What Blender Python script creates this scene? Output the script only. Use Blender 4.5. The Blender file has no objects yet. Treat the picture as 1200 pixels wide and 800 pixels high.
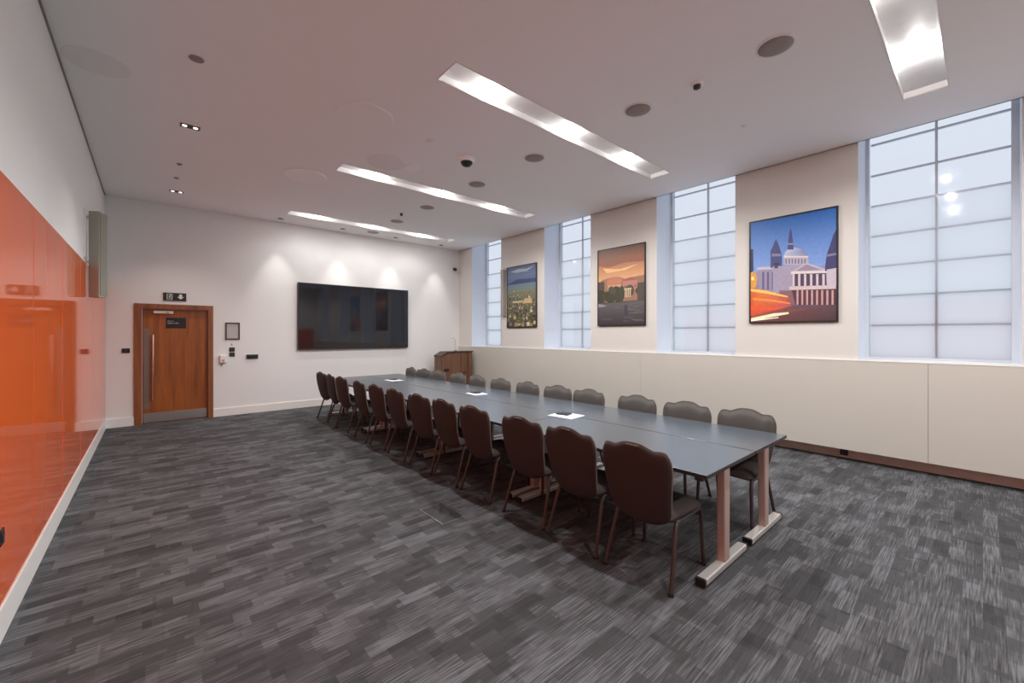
import bpy, math, random
from mathutils import Vector, Matrix
C = bpy.context.scene.collection
S = bpy.context.scene
random.seed(7)
PI = math.pi

# ------------------------------------------------------------------ camera, world, exposure
FPX = 482.6
CZ = 1.6
cam_d = bpy.data.cameras.new('camera'); cam = bpy.data.objects.new('camera', cam_d); C.objects.link(cam)
cam_d.sensor_width = 36.0; cam_d.sensor_fit = 'HORIZONTAL'
cam_d.lens = 36.0 * FPX / 1200.0
cam_d.shift_y = -8.0 / 1200.0
cam_d.clip_start = 0.02
cam.location = (0, 0, CZ)
cam.rotation_euler = (PI / 2, 0, -math.radians(41.167))
S.camera = cam
S.view_settings.view_transform = 'Standard'
S.view_settings.look = 'None'
S.view_settings.gamma = 1
S.view_settings.use_curve_mapping = False
S.view_settings.exposure = 0.17

w = bpy.data.worlds.new('world'); S.world = w; w.use_nodes = True
w.node_tree.nodes['Background'].inputs[0].default_value = (0.62, 0.74, 0.95, 1)
w.node_tree.nodes['Background'].inputs[1].default_value = 0.6

STRIP_W = 84.0      # each lamp of the recessed strips
GLOW_W = 7.5        # their glow inside the trough
WASH_W = 60.0       # wall washers
TWIN_W = 14.0
WIN_E = 1.0        # frosted daylight panes

# room
H = 3.986
XL, XR, YB, YR = -0.61, 6.60, 9.84, -4.0
PANEL_X = 6.57      # boxed-in lower right wall
LEDGE = 1.275
GX = 7.10           # glass plane
WIN = [(-2.97, -1.70), (-0.26, 1.02), (2.45, 3.73), (5.16, 6.45), (7.95, 9.23)]  # first opening is an unseen window, added behind the camera for its light

def srgb(r, g, b):
    f = lambda c: (c / 255 / 12.92) if c / 255 <= 0.04045 else ((c / 255 + 0.055) / 1.055) ** 2.4
    return (f(r), f(g), f(b), 1)

# ------------------------------------------------------------------ materials
def mat(name, col, rough=0.6, metal=0.0, bump=0.0, bscale=60, spec=0.5, var=0.0, coat=0.0):
    m = bpy.data.materials.new(name); m.use_nodes = True
    nt = m.node_tree; b = nt.nodes['Principled BSDF']
    b.inputs['Base Color'].default_value = col if len(col) == 4 else (*col, 1)
    b.inputs['Roughness'].default_value = rough
    b.inputs['Metallic'].default_value = metal
    b.inputs['Specular IOR Level'].default_value = spec
    if coat: b.inputs['Coat Weight'].default_value = coat; b.inputs['Coat Roughness'].default_value = 0.03
    if bump or var:
        g = nt.nodes.new('ShaderNodeNewGeometry')
        n = nt.nodes.new('ShaderNodeTexNoise'); n.inputs['Scale'].default_value = bscale; n.inputs['Detail'].default_value = 3
        nt.links.new(g.outputs['Position'], n.inputs['Vector'])
        if bump:
            bp = nt.nodes.new('ShaderNodeBump'); bp.inputs['Strength'].default_value = bump; bp.inputs['Distance'].default_value = 0.004
            nt.links.new(n.outputs['Fac'], bp.inputs['Height']); nt.links.new(bp.outputs['Normal'], b.inputs['Normal'])
        if var:
            mx = nt.nodes.new('ShaderNodeMix'); mx.data_type = 'RGBA'
            c = col
            mx.inputs[6].default_value = (c[0] * (1 - var), c[1] * (1 - var), c[2] * (1 - var), 1)
            mx.inputs[7].default_value = (min(1, c[0] * (1 + var)), min(1, c[1] * (1 + var)), min(1, c[2] * (1 + var)), 1)
            nt.links.new(n.outputs['Fac'], mx.inputs[0]); nt.links.new(mx.outputs[2], b.inputs['Base Color'])
    return m

def emit(name, col, s):
    m = bpy.data.materials.new(name); m.use_nodes = True
    nt = m.node_tree; nt.nodes.clear()
    e = nt.nodes.new('ShaderNodeEmission'); o = nt.nodes.new('ShaderNodeOutputMaterial')
    e.inputs[0].default_value = (*col, 1); e.inputs[1].default_value = s
    nt.links.new(e.outputs[0], o.inputs[0]); return m

def glassy(name, tint=(1, 1, 1), base=0.0, white=None):
    """thin clear sheet: mostly transparent, mirror-like by fresnel; optional milky share"""
    m = bpy.data.materials.new(name); m.use_nodes = True
    nt = m.node_tree; nt.nodes.clear()
    o = nt.nodes.new('ShaderNodeOutputMaterial')
    t = nt.nodes.new('ShaderNodeBsdfTransparent'); t.inputs[0].default_value = (*tint, 1)
    g = nt.nodes.new('ShaderNodeBsdfGlossy'); g.inputs['Roughness'].default_value = 0.05
    f = nt.nodes.new('ShaderNodeFresnel'); f.inputs[0].default_value = 1.5
    mx = nt.nodes.new('ShaderNodeMixShader')
    nt.links.new(f.outputs[0], mx.inputs[0])
    src = t.outputs[0]
    if white is not None:
        tr = nt.nodes.new('ShaderNodeBsdfTranslucent'); tr.inputs[0].default_value = (1, 1, 1, 1)
        m2 = nt.nodes.new('ShaderNodeMixShader'); m2.inputs[0].default_value = white
        nt.links.new(t.outputs[0], m2.inputs[1]); nt.links.new(tr.outputs[0], m2.inputs[2]); src = m2.outputs[0]
    nt.links.new(src, mx.inputs[1]); nt.links.new(g.outputs[0], mx.inputs[2])
    nt.links.new(mx.outputs[0], o.inputs[0]); return m

def wood(name, c1, c2, axis='Z', rough=0.35, scale=9):
    m = bpy.data.materials.new(name); m.use_nodes = True
    nt = m.node_tree; b = nt.nodes['Principled BSDF']
    g = nt.nodes.new('ShaderNodeNewGeometry')
    mp = nt.nodes.new('ShaderNodeMapping')
    sc = {'Z': (1, 1, 0.07), 'X': (0.07, 1, 1), 'Y': (1, 0.07, 1)}[axis]
    mp.inputs['Scale'].default_value = sc
    n = nt.nodes.new('ShaderNodeTexNoise'); n.inputs['Scale'].default_value = scale; n.inputs['Detail'].default_value = 8; n.inputs['Roughness'].default_value = 0.65
    r = nt.nodes.new('ShaderNodeValToRGB')
    r.color_ramp.elements[0].position = 0.32; r.color_ramp.elements[0].color = (*c1, 1)
    r.color_ramp.elements[1].position = 0.70; r.color_ramp.elements[1].color = (*c2, 1)
    nt.links.new(g.outputs['Position'], mp.inputs[0]); nt.links.new(mp.outputs[0], n.inputs['Vector'])
    nt.links.new(n.outputs['Fac'], r.inputs[0]); nt.links.new(r.outputs[0], b.inputs['Base Color'])
    b.inputs['Roughness'].default_value = rough
    return m

def carpet():
    m = bpy.data.materials.new('carpet_planks'); m.use_nodes = True
    nt = m.node_tree; b = nt.nodes['Principled BSDF']; L = nt.links.new
    def N(t, **k):
        n = nt.nodes.new(t)
        for a, v in k.items(): setattr(n, a, v)
        return n
    def M(op, a, b_=None, c=None):
        n = N('ShaderNodeMath', operation=op)
        for i, v in enumerate((a, b_, c)):
            if v is None: continue
            if isinstance(v, (int, float)): n.inputs[i].default_value = v
            else: L(v, n.inputs[i])
        return n.outputs[0]
    geo = N('ShaderNodeNewGeometry'); sep = N('ShaderNodeSeparateXYZ'); L(geo.outputs['Position'], sep.inputs[0])
    X, Y = sep.outputs[0], sep.outputs[1]
    def wn(a, c):
        cb = N('ShaderNodeCombineXYZ'); L(a, cb.inputs[0]); L(c, cb.inputs[1])
        n = N('ShaderNodeTexWhiteNoise', noise_dimensions='2D'); L(cb.outputs[0], n.inputs['Vector']); return n.outputs['Value']
    def layer(rh, ln, seed):
        row = M('FLOOR', M('DIVIDE', Y, rh))
        off = wn(row, M('ADD', M('MULTIPLY', row, 0.0), seed))
        cell = M('FLOOR', M('ADD', M('DIVIDE', X, ln), M('MULTIPLY', off, 5.0)))
        return wn(M('ADD', cell, seed), row)
    A = layer(0.0833, 0.25, 3.1)
    B = layer(0.0417, 0.167, 11.7)
    D_ = layer(0.1667, 0.25, 23.3)
    # fine loop streaks running along X
    def streak(sx, sy, seed):
        cb = N('ShaderNodeCombineXYZ'); L(M('MULTIPLY', X, sx), cb.inputs[0]); L(M('MULTIPLY', Y, sy), cb.inputs[1]); cb.inputs[2].default_value = seed
        n = N('ShaderNodeTexNoise'); n.inputs['Scale'].default_value = 1.0; n.inputs['Detail'].default_value = 2.0
        L(cb.outputs[0], n.inputs['Vector']); return n.outputs['Fac']
    st = streak(5.0, 120.0, 0.0); st2 = streak(14.0, 260.0, 4.0)
    base = M('ADD', M('ADD', M('MULTIPLY', A, 0.50), M('MULTIPLY', B, 0.26)), M('MULTIPLY', D_, 0.24))
    amp = M('MULTIPLY', M('GREATER_THAN', base, 0.42), 1.5)
    s = M('ADD', M('MULTIPLY', M('SUBTRACT', st, 0.5), M('ADD', amp, 0.45)), M('MULTIPLY', M('SUBTRACT', st2, 0.5), 0.35))
    v = M('ADD', base, s)
    r = N('ShaderNodeValToRGB')
    e = r.color_ramp.elements
    e[0].position = 0.10; e[0].color = (0.046, 0.046, 0.048, 1)
    e[1].position = 0.95; e[1].color = (0.160, 0.166, 0.180, 1)
    k = e.new(0.45); k.color = (0.078, 0.079, 0.083, 1)
    k = e.new(0.68); k.color = (0.108, 0.109, 0.115, 1)
    L(v, r.inputs[0]); L(r.outputs[0], b.inputs['Base Color'])
    b.inputs['Roughness'].default_value = 0.95; b.inputs['Specular IOR Level'].default_value = 0.15
    bp = N('ShaderNodeBump'); bp.inputs['Strength'].default_value = 0.5; bp.inputs['Distance'].default_value = 0.003
    L(M('ADD', st, M('MULTIPLY', st2, 0.7)), bp.inputs['Height']); L(bp.outputs[0], b.inputs['Normal'])
    return m

def painted(name):
    m = bpy.data.materials.new(name); m.use_nodes = True
    nt = m.node_tree; b = nt.nodes['Principled BSDF']
    a = nt.nodes.new('ShaderNodeVertexColor'); a.layer_name = 'Col'
    g = nt.nodes.new('ShaderNodeNewGeometry')
    n = nt.nodes.new('ShaderNodeTexNoise'); n.inputs['Scale'].default_value = 26; n.inputs['Detail'].default_value = 5
    nt.links.new(g.outputs['Position'], n.inputs['Vector'])
    h = nt.nodes.new('ShaderNodeHueSaturation'); h.inputs['Saturation'].default_value = 1.0
    mr = nt.nodes.new('ShaderNodeMapRange'); mr.inputs[1].default_value = 0.3; mr.inputs[2].default_value = 0.7; mr.inputs[3].default_value = 0.93; mr.inputs[4].default_value = 1.07
    nt.links.new(n.outputs['Fac'], mr.inputs[0]); nt.links.new(mr.outputs[0], h.inputs['Value'])
    nt.links.new(a.outputs[0], h.inputs['Color']); nt.links.new(h.outputs[0], b.inputs['Base Color'])
    b.inputs['Roughness'].default_value = 0.45
    return m

M_ = dict(
    wall=mat('white_wall_paint', (0.79, 0.785, 0.775), 0.75, bump=0.05, bscale=180),
    ceil=mat('ceiling_paint', (0.93, 0.93, 0.935), 0.85, bump=0.04, bscale=150),
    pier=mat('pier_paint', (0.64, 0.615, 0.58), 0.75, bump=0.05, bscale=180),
    reveal=mat('reveal_daylight_tint', (0.70, 0.765, 0.86), 0.7),  # white reveals; the blue of the window light is put into the colour
    cream=mat('cream_laminate', (0.55, 0.525, 0.475), 0.42, var=0.015, bscale=3),
    seam=mat('panel_gap', (0.30, 0.27, 0.24), 0.7),
    white=mat('white_gloss_paint', (0.82, 0.80, 0.77), 0.35),
    oak=wood('skirting_wood', (0.70, 0.57, 0.49), (0.84, 0.71, 0.62), 'Y', 0.5, 12),
    orange=mat('orange_back_painted_glass', (0.80, 0.135, 0.032), 0.045, spec=0.45, var=0.03, bscale=2),
    orange_edge=mat('panel_edge', (0.16, 0.045, 0.02), 0.5),
    door=wood('door_veneer', (0.19, 0.050, 0.012), (0.44, 0.135, 0.025), 'Z', 0.3, 10),
    frame=wood('door_frame_wood', (0.17, 0.055, 0.018), (0.34, 0.12, 0.042), 'Z', 0.35, 12),
    lect=wood('lectern_walnut', (0.10, 0.045, 0.024), (0.23, 0.11, 0.062), 'Z', 0.4, 9),
    lect_dark=mat('lectern_dark', (0.045, 0.022, 0.014), 0.4, var=0.15),
    steel=mat('brushed_steel', (0.62, 0.60, 0.58), 0.28, 1.0, var=0.05, bscale=90),
    chrome=mat('polished_chrome', (0.75, 0.72, 0.68), 0.12, 1.0),
    black=mat('black_plastic', (0.012, 0.012, 0.013), 0.4, var=0.1),
    dark=mat('dark_grey_metal', (0.05, 0.05, 0.052), 0.4, 0.3, var=0.1),
    screen=mat('tv_glass', (0.012, 0.012, 0.016), 0.05, spec=0.55),
    bezel=mat('tv_bezel', (0.02, 0.02, 0.02), 0.3),
    ttop=mat('graphite_laminate', (0.080, 0.096, 0.115), 0.27, spec=0.95, bump=0.04, bscale=400, var=0.05),
    tedge=mat('table_edge', (0.035, 0.032, 0.03), 0.35, var=0.1),
    tleg=mat('table_leg_metal', (0.56, 0.42, 0.37), 0.36, 0.35, var=0.04),
    tfoot=mat('table_foot_metal', (0.70, 0.67, 0.64), 0.3, 0.5, var=0.04),
    shell=mat('brown_chair_fabric', (0.040, 0.026, 0.023), 0.72, bump=0.25, bscale=500, var=0.12),
    cushion=mat('grey_chair_fabric', (0.105, 0.100, 0.094), 0.8, bump=0.3, bscale=500, var=0.12),
    seat_cloth=mat('brown_grey_seat_fabric', (0.055, 0.043, 0.040), 0.8, bump=0.3, bscale=500, var=0.12),
    cleg=mat('bronze_tube', (0.072, 0.060, 0.056), 0.36, 0.4, var=0.05),
    piping=mat('chair_piping', (0.19, 0.16, 0.14), 0.6, var=0.05),
    reflector=mat('strip_reflector', (0.82, 0.82, 0.82), 0.45, 0.0, var=0.06, bscale=14),
    paper=mat('paper', (0.86, 0.87, 0.88), 0.7, var=0.01),
    taupe=mat('speaker_grille', (0.33, 0.29, 0.27), 0.7, bump=0.4, bscale=900, var=0.06),
    ring=mat('speaker_ring', (0.84, 0.82, 0.81), 0.6, var=0.01),
    disc=mat('flush_disc', (0.97, 0.96, 0.95), 0.7, var=0.01),
    disc_d=mat('flush_disc_grey', (0.86, 0.85, 0.845), 0.8, var=0.01),
    olive=mat('column_speaker_paint', (0.40, 0.395, 0.33), 0.5, var=0.04),
    olive_d=mat('column_speaker_grille', (0.27, 0.265, 0.21), 0.6, bump=0.3, bscale=700, var=0.06),
    greym=mat('notice_paper', (0.48, 0.45, 0.44), 0.6, var=0.05),
    brown=mat('dark_frame', (0.055, 0.035, 0.035), 0.4, var=0.1),
    cream_pl=mat('ivory_plastic', (0.78, 0.70, 0.60), 0.4, var=0.02),
    pinkk=mat('dull_pink_knob', (0.42, 0.28, 0.25), 0.5, var=0.05),
    wbar=mat('window_bar', (0.56, 0.60, 0.66), 0.5, var=0.03),
    carpet=carpet(),
    paint=painted('printed_canvas'),
    glass=glassy('clear_pane'),
    film=glassy('milky_film', white=0.45),
    slate=mat('vision_panel_glass', (0.22, 0.15, 0.12), 0.2, spec=0.8, var=0.05),
    sign=mat('sign_dark_green', (0.012, 0.022, 0.018), 0.4, var=0.1),
    swhite=mat('sign_white', (0.75, 0.78, 0.75), 0.5, var=0.01),
    pane=emit('frosted_daylight_pane', (0.645, 0.70, 0.80), WIN_E),
    lamp=emit('lamp_face', (1.0, 0.97, 0.93), 14.0),
    lampw=emit('wash_lamp_face', (1.0, 0.95, 0.9), 2.5), dimlamp=emit('baffled_lamp', (1.0, 0.95, 0.9), 0.5),
)

# ------------------------------------------------------------------ mesh helpers
class MB:
    def __init__(s): s.v = []; s.f = []; s.mi = []; s.sm = []; s.mats = []
    def _m(s, m):
        m = M_[m] if isinstance(m, str) else m
        if m not in s.mats: s.mats.append(m)
        return s.mats.index(m)
    def add(s, vs, fs, m, smooth=False):
        o = len(s.v); s.v += [tuple(p) for p in vs]; k = s._m(m)
        for f in fs: s.f.append([i + o for i in f]); s.mi.append(k); s.sm.append(smooth)
        return s
    def box(s, x0, x1, y0, y1, z0, z1, m, top=None):
        vs = [(x, y, z) for z in (z0, z1) for y in (y0, y1) for x in (x0, x1)]
        fs = [(0, 2, 3, 1), (4, 5, 7, 6), (0, 1, 5, 4), (2, 6, 7, 3), (0, 4, 6, 2), (1, 3, 7, 5)]
        s.add(vs, fs, m)
        if top: s.mi[-5] = s._m(top)
        return s
    def frustum(s, a, b, m):  # a,b: (x0,x1,y0,y1,z)
        vs = [(x, y, q[4]) for q in (a, b) for y in (q[2], q[3]) for x in (q[0], q[1])]
        return s.add(vs, [(0, 2, 3, 1), (4, 5, 7, 6), (0, 1, 5, 4), (2, 6, 7, 3), (0, 4, 6, 2), (1, 3, 7, 5)], m)
    def tube(s, pts, r, m, n=10, rs=None):
        pts = [Vector(p) for p in pts]; rings = []
        up = None
        for i, p in enumerate(pts):
            d = (pts[min(i + 1, len(pts) - 1)] - pts[max(i - 1, 0)]).normalized()
            if up is None:
                up = Vector((0, 0, 1)) if abs(d.z) < 0.9 else Vector((1, 0, 0))
            a = (up - d * up.dot(d)).normalized(); up = a; b = d.cross(a)
            rr = rs[i] if rs else r
            rings.append([p + (a * math.cos(t * 2 * PI / n) + b * math.sin(t * 2 * PI / n)) * rr for t in range(n)])
        vs = [q for g in rings for q in g]; fs = []
        for i in range(len(rings) - 1):
            for t in range(n):
                fs.append((i * n + t, i * n + (t + 1) % n, (i + 1) * n + (t + 1) % n, (i + 1) * n + t))
        s.add(vs, fs, m, True)
        s.add(rings[0], [tuple(range(n - 1, -1, -1))], m); s.add(rings[-1], [tuple(range(n))], m)
        return s
    def lathe(s, prof, cx, cy, m, n=32, smooth=True, cz=0):
        """prof: list of (r, z) ; axis Z"""
        vs = []; fs = []
        for r, z in prof:
            for t in range(n):
                a = t * 2 * PI / n; vs.append((cx + r * math.cos(a), cy + r * math.sin(a), cz + z))
        for i in range(len(prof) - 1):
            for t in range(n):
                fs.append((i * n + t, i * n + (t + 1) % n, (i + 1) * n + (t + 1) % n, (i + 1) * n + t))
        s.add(vs, fs, m, smooth)
        if prof[0][0] > 1e-4: s.add(vs[:n], [tuple(range(n - 1, -1, -1))], m)
        if prof[-1][0] > 1e-4: s.add(vs[-n:], [tuple(range(n))], m)
        return s
    def prism(s, poly, axis, a, b, m):
        k = len(poly)
        def P(p, t):
            return {'X': (t, p[0], p[1]), 'Y': (p[0], t, p[1]), 'Z': (p[0], p[1], t)}[axis]
        vs = [P(p, a) for p in poly] + [P(p, b) for p in poly]
        fs = [tuple(range(k - 1, -1, -1)), tuple(range(k, 2 * k))] + [(i, (i + 1) % k, k + (i + 1) % k, k + i) for i in range(k)]
        return s.add(vs, fs, m)
    def build(s, name, parent=None, bevel=0, seg=2, loc=None, fix=True):
        me = bpy.data.meshes.new(name); me.from_pydata(s.v, [], s.f)
        for m in s.mats: me.materials.append(m)
        for i, p in enumerate(me.polygons): p.material_index = s.mi[i]; p.use_smooth = s.sm[i]
        me.update()
        if fix:
            import bmesh
            bm = bmesh.new(); bm.from_mesh(me)
            bmesh.ops.recalc_face_normals(bm, faces=bm.faces); bm.to_mesh(me); bm.free()
        o = bpy.data.objects.new(name, me); C.objects.link(o)
        if parent: o.parent = parent
        if loc: o.location = loc
        if bevel:
            md = o.modifiers.new('bevel', 'BEVEL'); md.width = bevel; md.segments = seg; md.limit_method = 'ANGLE'; md.angle_limit = math.radians(35)
        return o

def tag(o, label=None, cat=None, group=None, kind=None):
    if label: o['label'] = label
    if cat: o['category'] = cat
    if group: o['group'] = group
    if kind: o['kind'] = kind
    return o
def empty(name, loc, label, cat, group=None, rz=0):
    o = bpy.data.objects.new(name, None); C.objects.link(o); o.location = loc; o.rotation_euler = (0, 0, rz)
    o.empty_display_size = 0.1
    return tag(o, label, cat, group)
def copy_tree(o, parent=None):
    c = o.copy(); C.objects.link(c)
    if parent: c.parent = parent
    for ch in list(o.children): copy_tree(ch, c)
    return c
def struct(o): o['kind'] = 'structure'; return o
def light(name, kind, loc, energy, col, parent=None, **k):
    d = bpy.data.lights.new(name, kind); d.energy = energy; d.color = col
    for a, v in k.items(): setattr(d, a, v)
    o = bpy.data.objects.new(name, d); C.objects.link(o); o.location = loc
    if parent: o.parent = parent
    return o

# ------------------------------------------------------------------ the room shell
struct(MB().box(XL - 0.15, PANEL_X + 0.7, YR - 0.15, YB + 0.15, -0.12, 0.0, 'carpet').build('floor'))

STRIPS = [-2.62, 0.22, 3.04, 5.87, 8.74]     # near edge (Y) of each recessed strip; first one unseen, added for light
SX0, SX1, SW, SD = 2.01, 5.75, 0.31, 0.065
mb = MB()
xs = [XL - 0.15, SX0, SX1, XR]
ys = sorted([YR - 0.15, YB + 0.15] + [y for s0 in STRIPS for y in (s0, s0 + SW)])
for i in range(len(xs) - 1):
    for j in range(len(ys) - 1):
        if i == 1 and ys[j] in STRIPS: continue
        mb.add([(xs[i], ys[j], H), (xs[i + 1], ys[j], H), (xs[i + 1], ys[j + 1], H), (xs[i], ys[j + 1], H)], [(0, 1, 2, 3)], 'ceil')
# edge of the dropped ceiling along the windows and roof slab above
mb.box(XR - 0.02, XR, YR, YB, H, 4.40, 'ceil')
mb.box(XL - 0.15, 7.3, YR - 0.15, YB + 0.15, 4.40, 4.55, 'ceil')
struct(mb.build('ceiling', fix=False))

struct(MB().box(XL - 0.15, XL, YR, YB, 0, 4.40, 'wall').build('wall_left'))
DX0, DX1, DZ = -0.235, 0.895, 2.155         # outer size of the door frame
mb = MB()
mb.box(XL - 0.15, DX0 + 0.02, YB, YB + 0.15, 0, 4.40, 'wall')
mb.box(DX1 - 0.02, 7.3, YB, YB + 0.15, 0, 4.40, 'wall')
mb.box(DX0 + 0.02, DX1 - 0.02, YB, YB + 0.15, DZ - 0.02, 4.40, 'wall')
struct(mb.build('wall_back'))
mb = MB().box(XL - 0.15, 7.3, YR - 0.15, YR, 0, 4.40, 'wall')
struct(mb.build('wall_rear'))
struct(MB().box(4.9, 6.5, YR, YR + 0.02, 0.1, 1.9, 'orange').build('rear_reflection_panel'))  # guessed unseen panel, added for a red reflection in the television

# right wall: piers between the windows, above the boxed-in lower part
mb = MB()
ed = [YR] + [y for a in WIN for y in a] + [YB]
for i in range(0, len(ed), 2):
    a, b = ed[i], ed[i + 1]
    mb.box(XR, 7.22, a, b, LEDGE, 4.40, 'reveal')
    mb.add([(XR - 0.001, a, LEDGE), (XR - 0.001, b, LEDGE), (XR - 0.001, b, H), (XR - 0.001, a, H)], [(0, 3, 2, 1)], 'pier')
mb.box(7.22, 7.3, YR, YB, LEDGE, 4.40, 'pier')
struct(mb.build('wall_right', fix=False))
# lower boxing in cream panels with hairline joints, ledge on top
mb = MB()
js = [YR, -2.01, 0.405, 4.02, YB]
for i in range(len(js) - 1):
    mb.box(PANEL_X, PANEL_X + 0.02, js[i] + 0.002, js[i + 1] - 0.002, 0.155, LEDGE, 'cream')
mb.box(PANEL_X + 0.012, 6.84, YR, YB, 0.16, LEDGE - 0.012, 'seam')
struct(mb.build('wall_right_panels'))
struct(MB().box(PANEL_X - 0.004, 7.22, YR, YB, LEDGE, LEDGE + 0.012, 'white').build('trim_1'))
mb = MB().box(6.79, 6.85, YR, YB, 0, 0.16, 'oak')
struct(mb.build('baseboard_right'))
# small black outlet in the right skirting
o = MB().box(6.765, 6.790, 1.15, 1.23, 0.035, 0.125, 'black').box(6.760, 6.766, 1.165, 1.215, 0.055, 0.105, 'dark').build('wall_outlet', bevel=0.003)
tag(o, 'small black outlet set in the wooden skirting under the cream panels', 'socket')

# skirtings
struct(MB().box(XL, XL + 0.022, YR, YB, 0, 0.175, 'white').build('baseboard_left', bevel=0.004))
mb = MB().box(XL, DX0, YB - 0.022, YB, 0, 0.155, 'white').box(DX1, PANEL_X, YB - 0.022, YB, 0, 0.155, 'white')
struct(mb.build('baseboard_back', bevel=0.004))
# dark strip standing in for the shadow gap between left wall and ceiling
struct(MB().box(XL, XL + 0.014, YR, YB, H - 0.012, H - 0.002, 'seam').build('shadow_gap_strip'))

# ------------------------------------------------------------------ windows
BARS = [1.72, 2.10, 2.49, 2.885, 3.28, 3.68, 4.085]
for n, (a, b) in enumerate(WIN):
    num = {0: 5, 1: 4, 2: 3, 3: 2, 4: 1}[n]
    root = bpy.data.objects.new('window_%d' % num, None); C.objects.link(root); struct(root)
    root.location = (GX, (a + b) / 2, LEDGE)
    def P(m, name, bevel=0):
        m.v = [(x - GX, y - (a + b) / 2, z - LEDGE) for x, y, z in m.v]
        return m.build(name, root, bevel)
    z0, z1 = LEDGE + 0.012, 4.40
    f = MB()
    f.box(GX - 0.05, GX + 0.08, a, a + 0.055, z0, z1, 'wbar').box(GX - 0.01, GX + 0.08, b - 0.035, b, z0, z1, 'wbar')
    f.box(GX - 0.03, GX + 0.08, a, b, z0, z0 + 0.03, 'wbar').box(GX - 0.05, GX + 0.08, a, b, z1 - 0.05, z1, 'wbar')
    P(f, 'window_frame')
    mid = (a + b) / 2 - 0.01
    P(MB().box(GX + 0.02, GX + 0.055, mid - 0.012, mid + 0.012, z0, z1, 'wbar'), 'mullion')
    g = MB()
    for z in BARS: g.box(GX + 0.025, GX + 0.055, a + 0.05, b - 0.05, z - 0.011, z + 0.011, 'wbar')
    P(g, 'glazing_bars')
    P(MB().box(GX + 0.075, GX + 0.095, a + 0.02, b - 0.02, z0, z1, 'pane'), 'frosted_pane')
    P(MB().add([(GX, a + 0.05, z0), (GX, b - 0.05, z0), (GX, b - 0.05, z1), (GX, a + 0.05, z1)], [(0, 3, 2, 1)], 'glass'), 'pane')
    for nm_, zt, xx in (('frosted_film', 3.28, 0.010), ('privacy_film', 2.10, 0.014)):
        P(MB().add([(GX + xx, a + 0.05, z0), (GX + xx, b - 0.03, z0), (GX + xx, b - 0.03, zt), (GX + xx, a + 0.05, zt)], [(0, 3, 2, 1)], 'film'), nm_)

# ------------------------------------------------------------------ door
d = bpy.data.objects.new('door_1', None); C.objects.link(d); struct(d); d.location = (0.33, YB, 0)
def DP(m, name, bevel=0, label=None):
    m.v = [(x - 0.33, y - YB, z) for x, y, z in m.v]
    o = m.build(name, d, bevel)
    if label: o['label'] = label
    return o
LX0, LX1, LZ = -0.135, 0.815, 2.065
DP(MB().box(DX0, LX0, YB - 0.03, YB + 0.14, 0, DZ, 'frame').box(LX1, DX1, YB - 0.03, YB + 0.14, 0, DZ, 'frame').box(LX0, LX1, YB - 0.03, YB + 0.14, LZ, DZ, 'frame'), 'door_frame', 0.003)
LY = YB + 0.055
leaf = DP(MB().box(LX0 + 0.003, LX1 - 0.003, LY, LY + 0.05, 0.01, LZ - 0.003, 'door'), 'door_leaf')
DP(MB().box(LX0 + 0.02, LX1 - 0.02, LY - 0.004, LY + 0.001, 0.02, 0.185, 'steel'), 'kick_plate', 0, 'brushed steel plate along the foot of the door')
DP(MB().box(-0.112, -0.028, LY - 0.004, LY + 0.001, 0.26, 1.72, 'slate'), 'vision_panel', 0, 'narrow tall dark glass strip')
h = MB().tube([(0.015, LY - 0.06, 0.42), (0.015, LY - 0.06, 1.60)], 0.017, 'chrome', 14)
for z in (0.52, 1.50): h.tube([(0.015, LY, z), (0.015, LY - 0.06, z)], 0.011, 'chrome', 10)
DP(h, 'pull_handle', 0, 'long chrome pull bar')
DP(MB().box(0.02, 0.30, LY - 0.055, LY, 1.985, 2.035, 'cream_pl').box(0.20, 0.24, LY - 0.075, LY - 0.055, 2.0, 2.02, 'steel'), 'door_closer', 0.006, 'pale overhead closer box')
sg = DP(MB().box(0.195, 0.485, LY - 0.008, LY, 1.72, 1.915, 'black'), 'door_sign', 0.001, 'black sign plate with two short lines of pale lettering')
t = MB()
random.seed(3)
def letters(mb, x0, x1, z0, hgt, y, m):
    x = x0
    while x < x1:
        wd = random.choice((0.5, 0.6, 0.75)) * hgt
        mb.box(x, x + hgt * 0.16, y - 0.001, y, z0, z0 + hgt, m)
        if random.random() < 0.7: mb.box(x, x + wd * 0.8, y - 0.001, y, z0 + hgt * random.choice((0, 0.42, 0.84)), z0 + hgt * random.choice((0.18, 0.58, 1.0)) + 0.0005, m)
        x += wd + hgt * 0.12
letters(t, 0.215, 0.30, 1.842, 0.016, LY - 0.008, 'swhite'); letters(t, 0.215, 0.385, 1.802, 0.020, LY - 0.008, 'swhite')
t.v = [(x - 0.33, y - YB, z) for x, y, z in t.v]
t.build('lettering', sg)

# emergency exit sign above the door
ex = empty('exit_sign', (0.32, YB, 2.215), 'dark green exit sign with running figure and arrow above the wooden door', 'sign')
def EP(m, name):
    m.v = [(x - 0.32, y - YB, z - 2.215) for x, y, z in m.v]; return m.build(name, ex)
EP(MB().box(0.155, 0.485, YB - 0.018, YB, 2.225, 2.37, 'sign'), 'plate')
y = YB - 0.0195
q = MB()
q.box(0.205, 0.215, y, y + 0.002, 2.242, 2.352, 'swhite').box(0.275, 0.285, y, y + 0.002, 2.242, 2.352, 'swhite').box(0.205, 0.285, y, y + 0.002, 2.342, 2.352, 'swhite').box(0.205, 0.285, y, y + 0.002, 2.242, 2.250, 'swhite')
EP(q, 'door_pictogram')
def disc_poly(cx, cz, r, n=14): return [(cx + r * math.cos(i * 2 * PI / n), cz + r * math.sin(i * 2 * PI / n)) for i in range(n)]
q = MB().prism(disc_poly(0.254, 2.329, 0.009), 'Y', y, y + 0.002, 'swhite')
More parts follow.
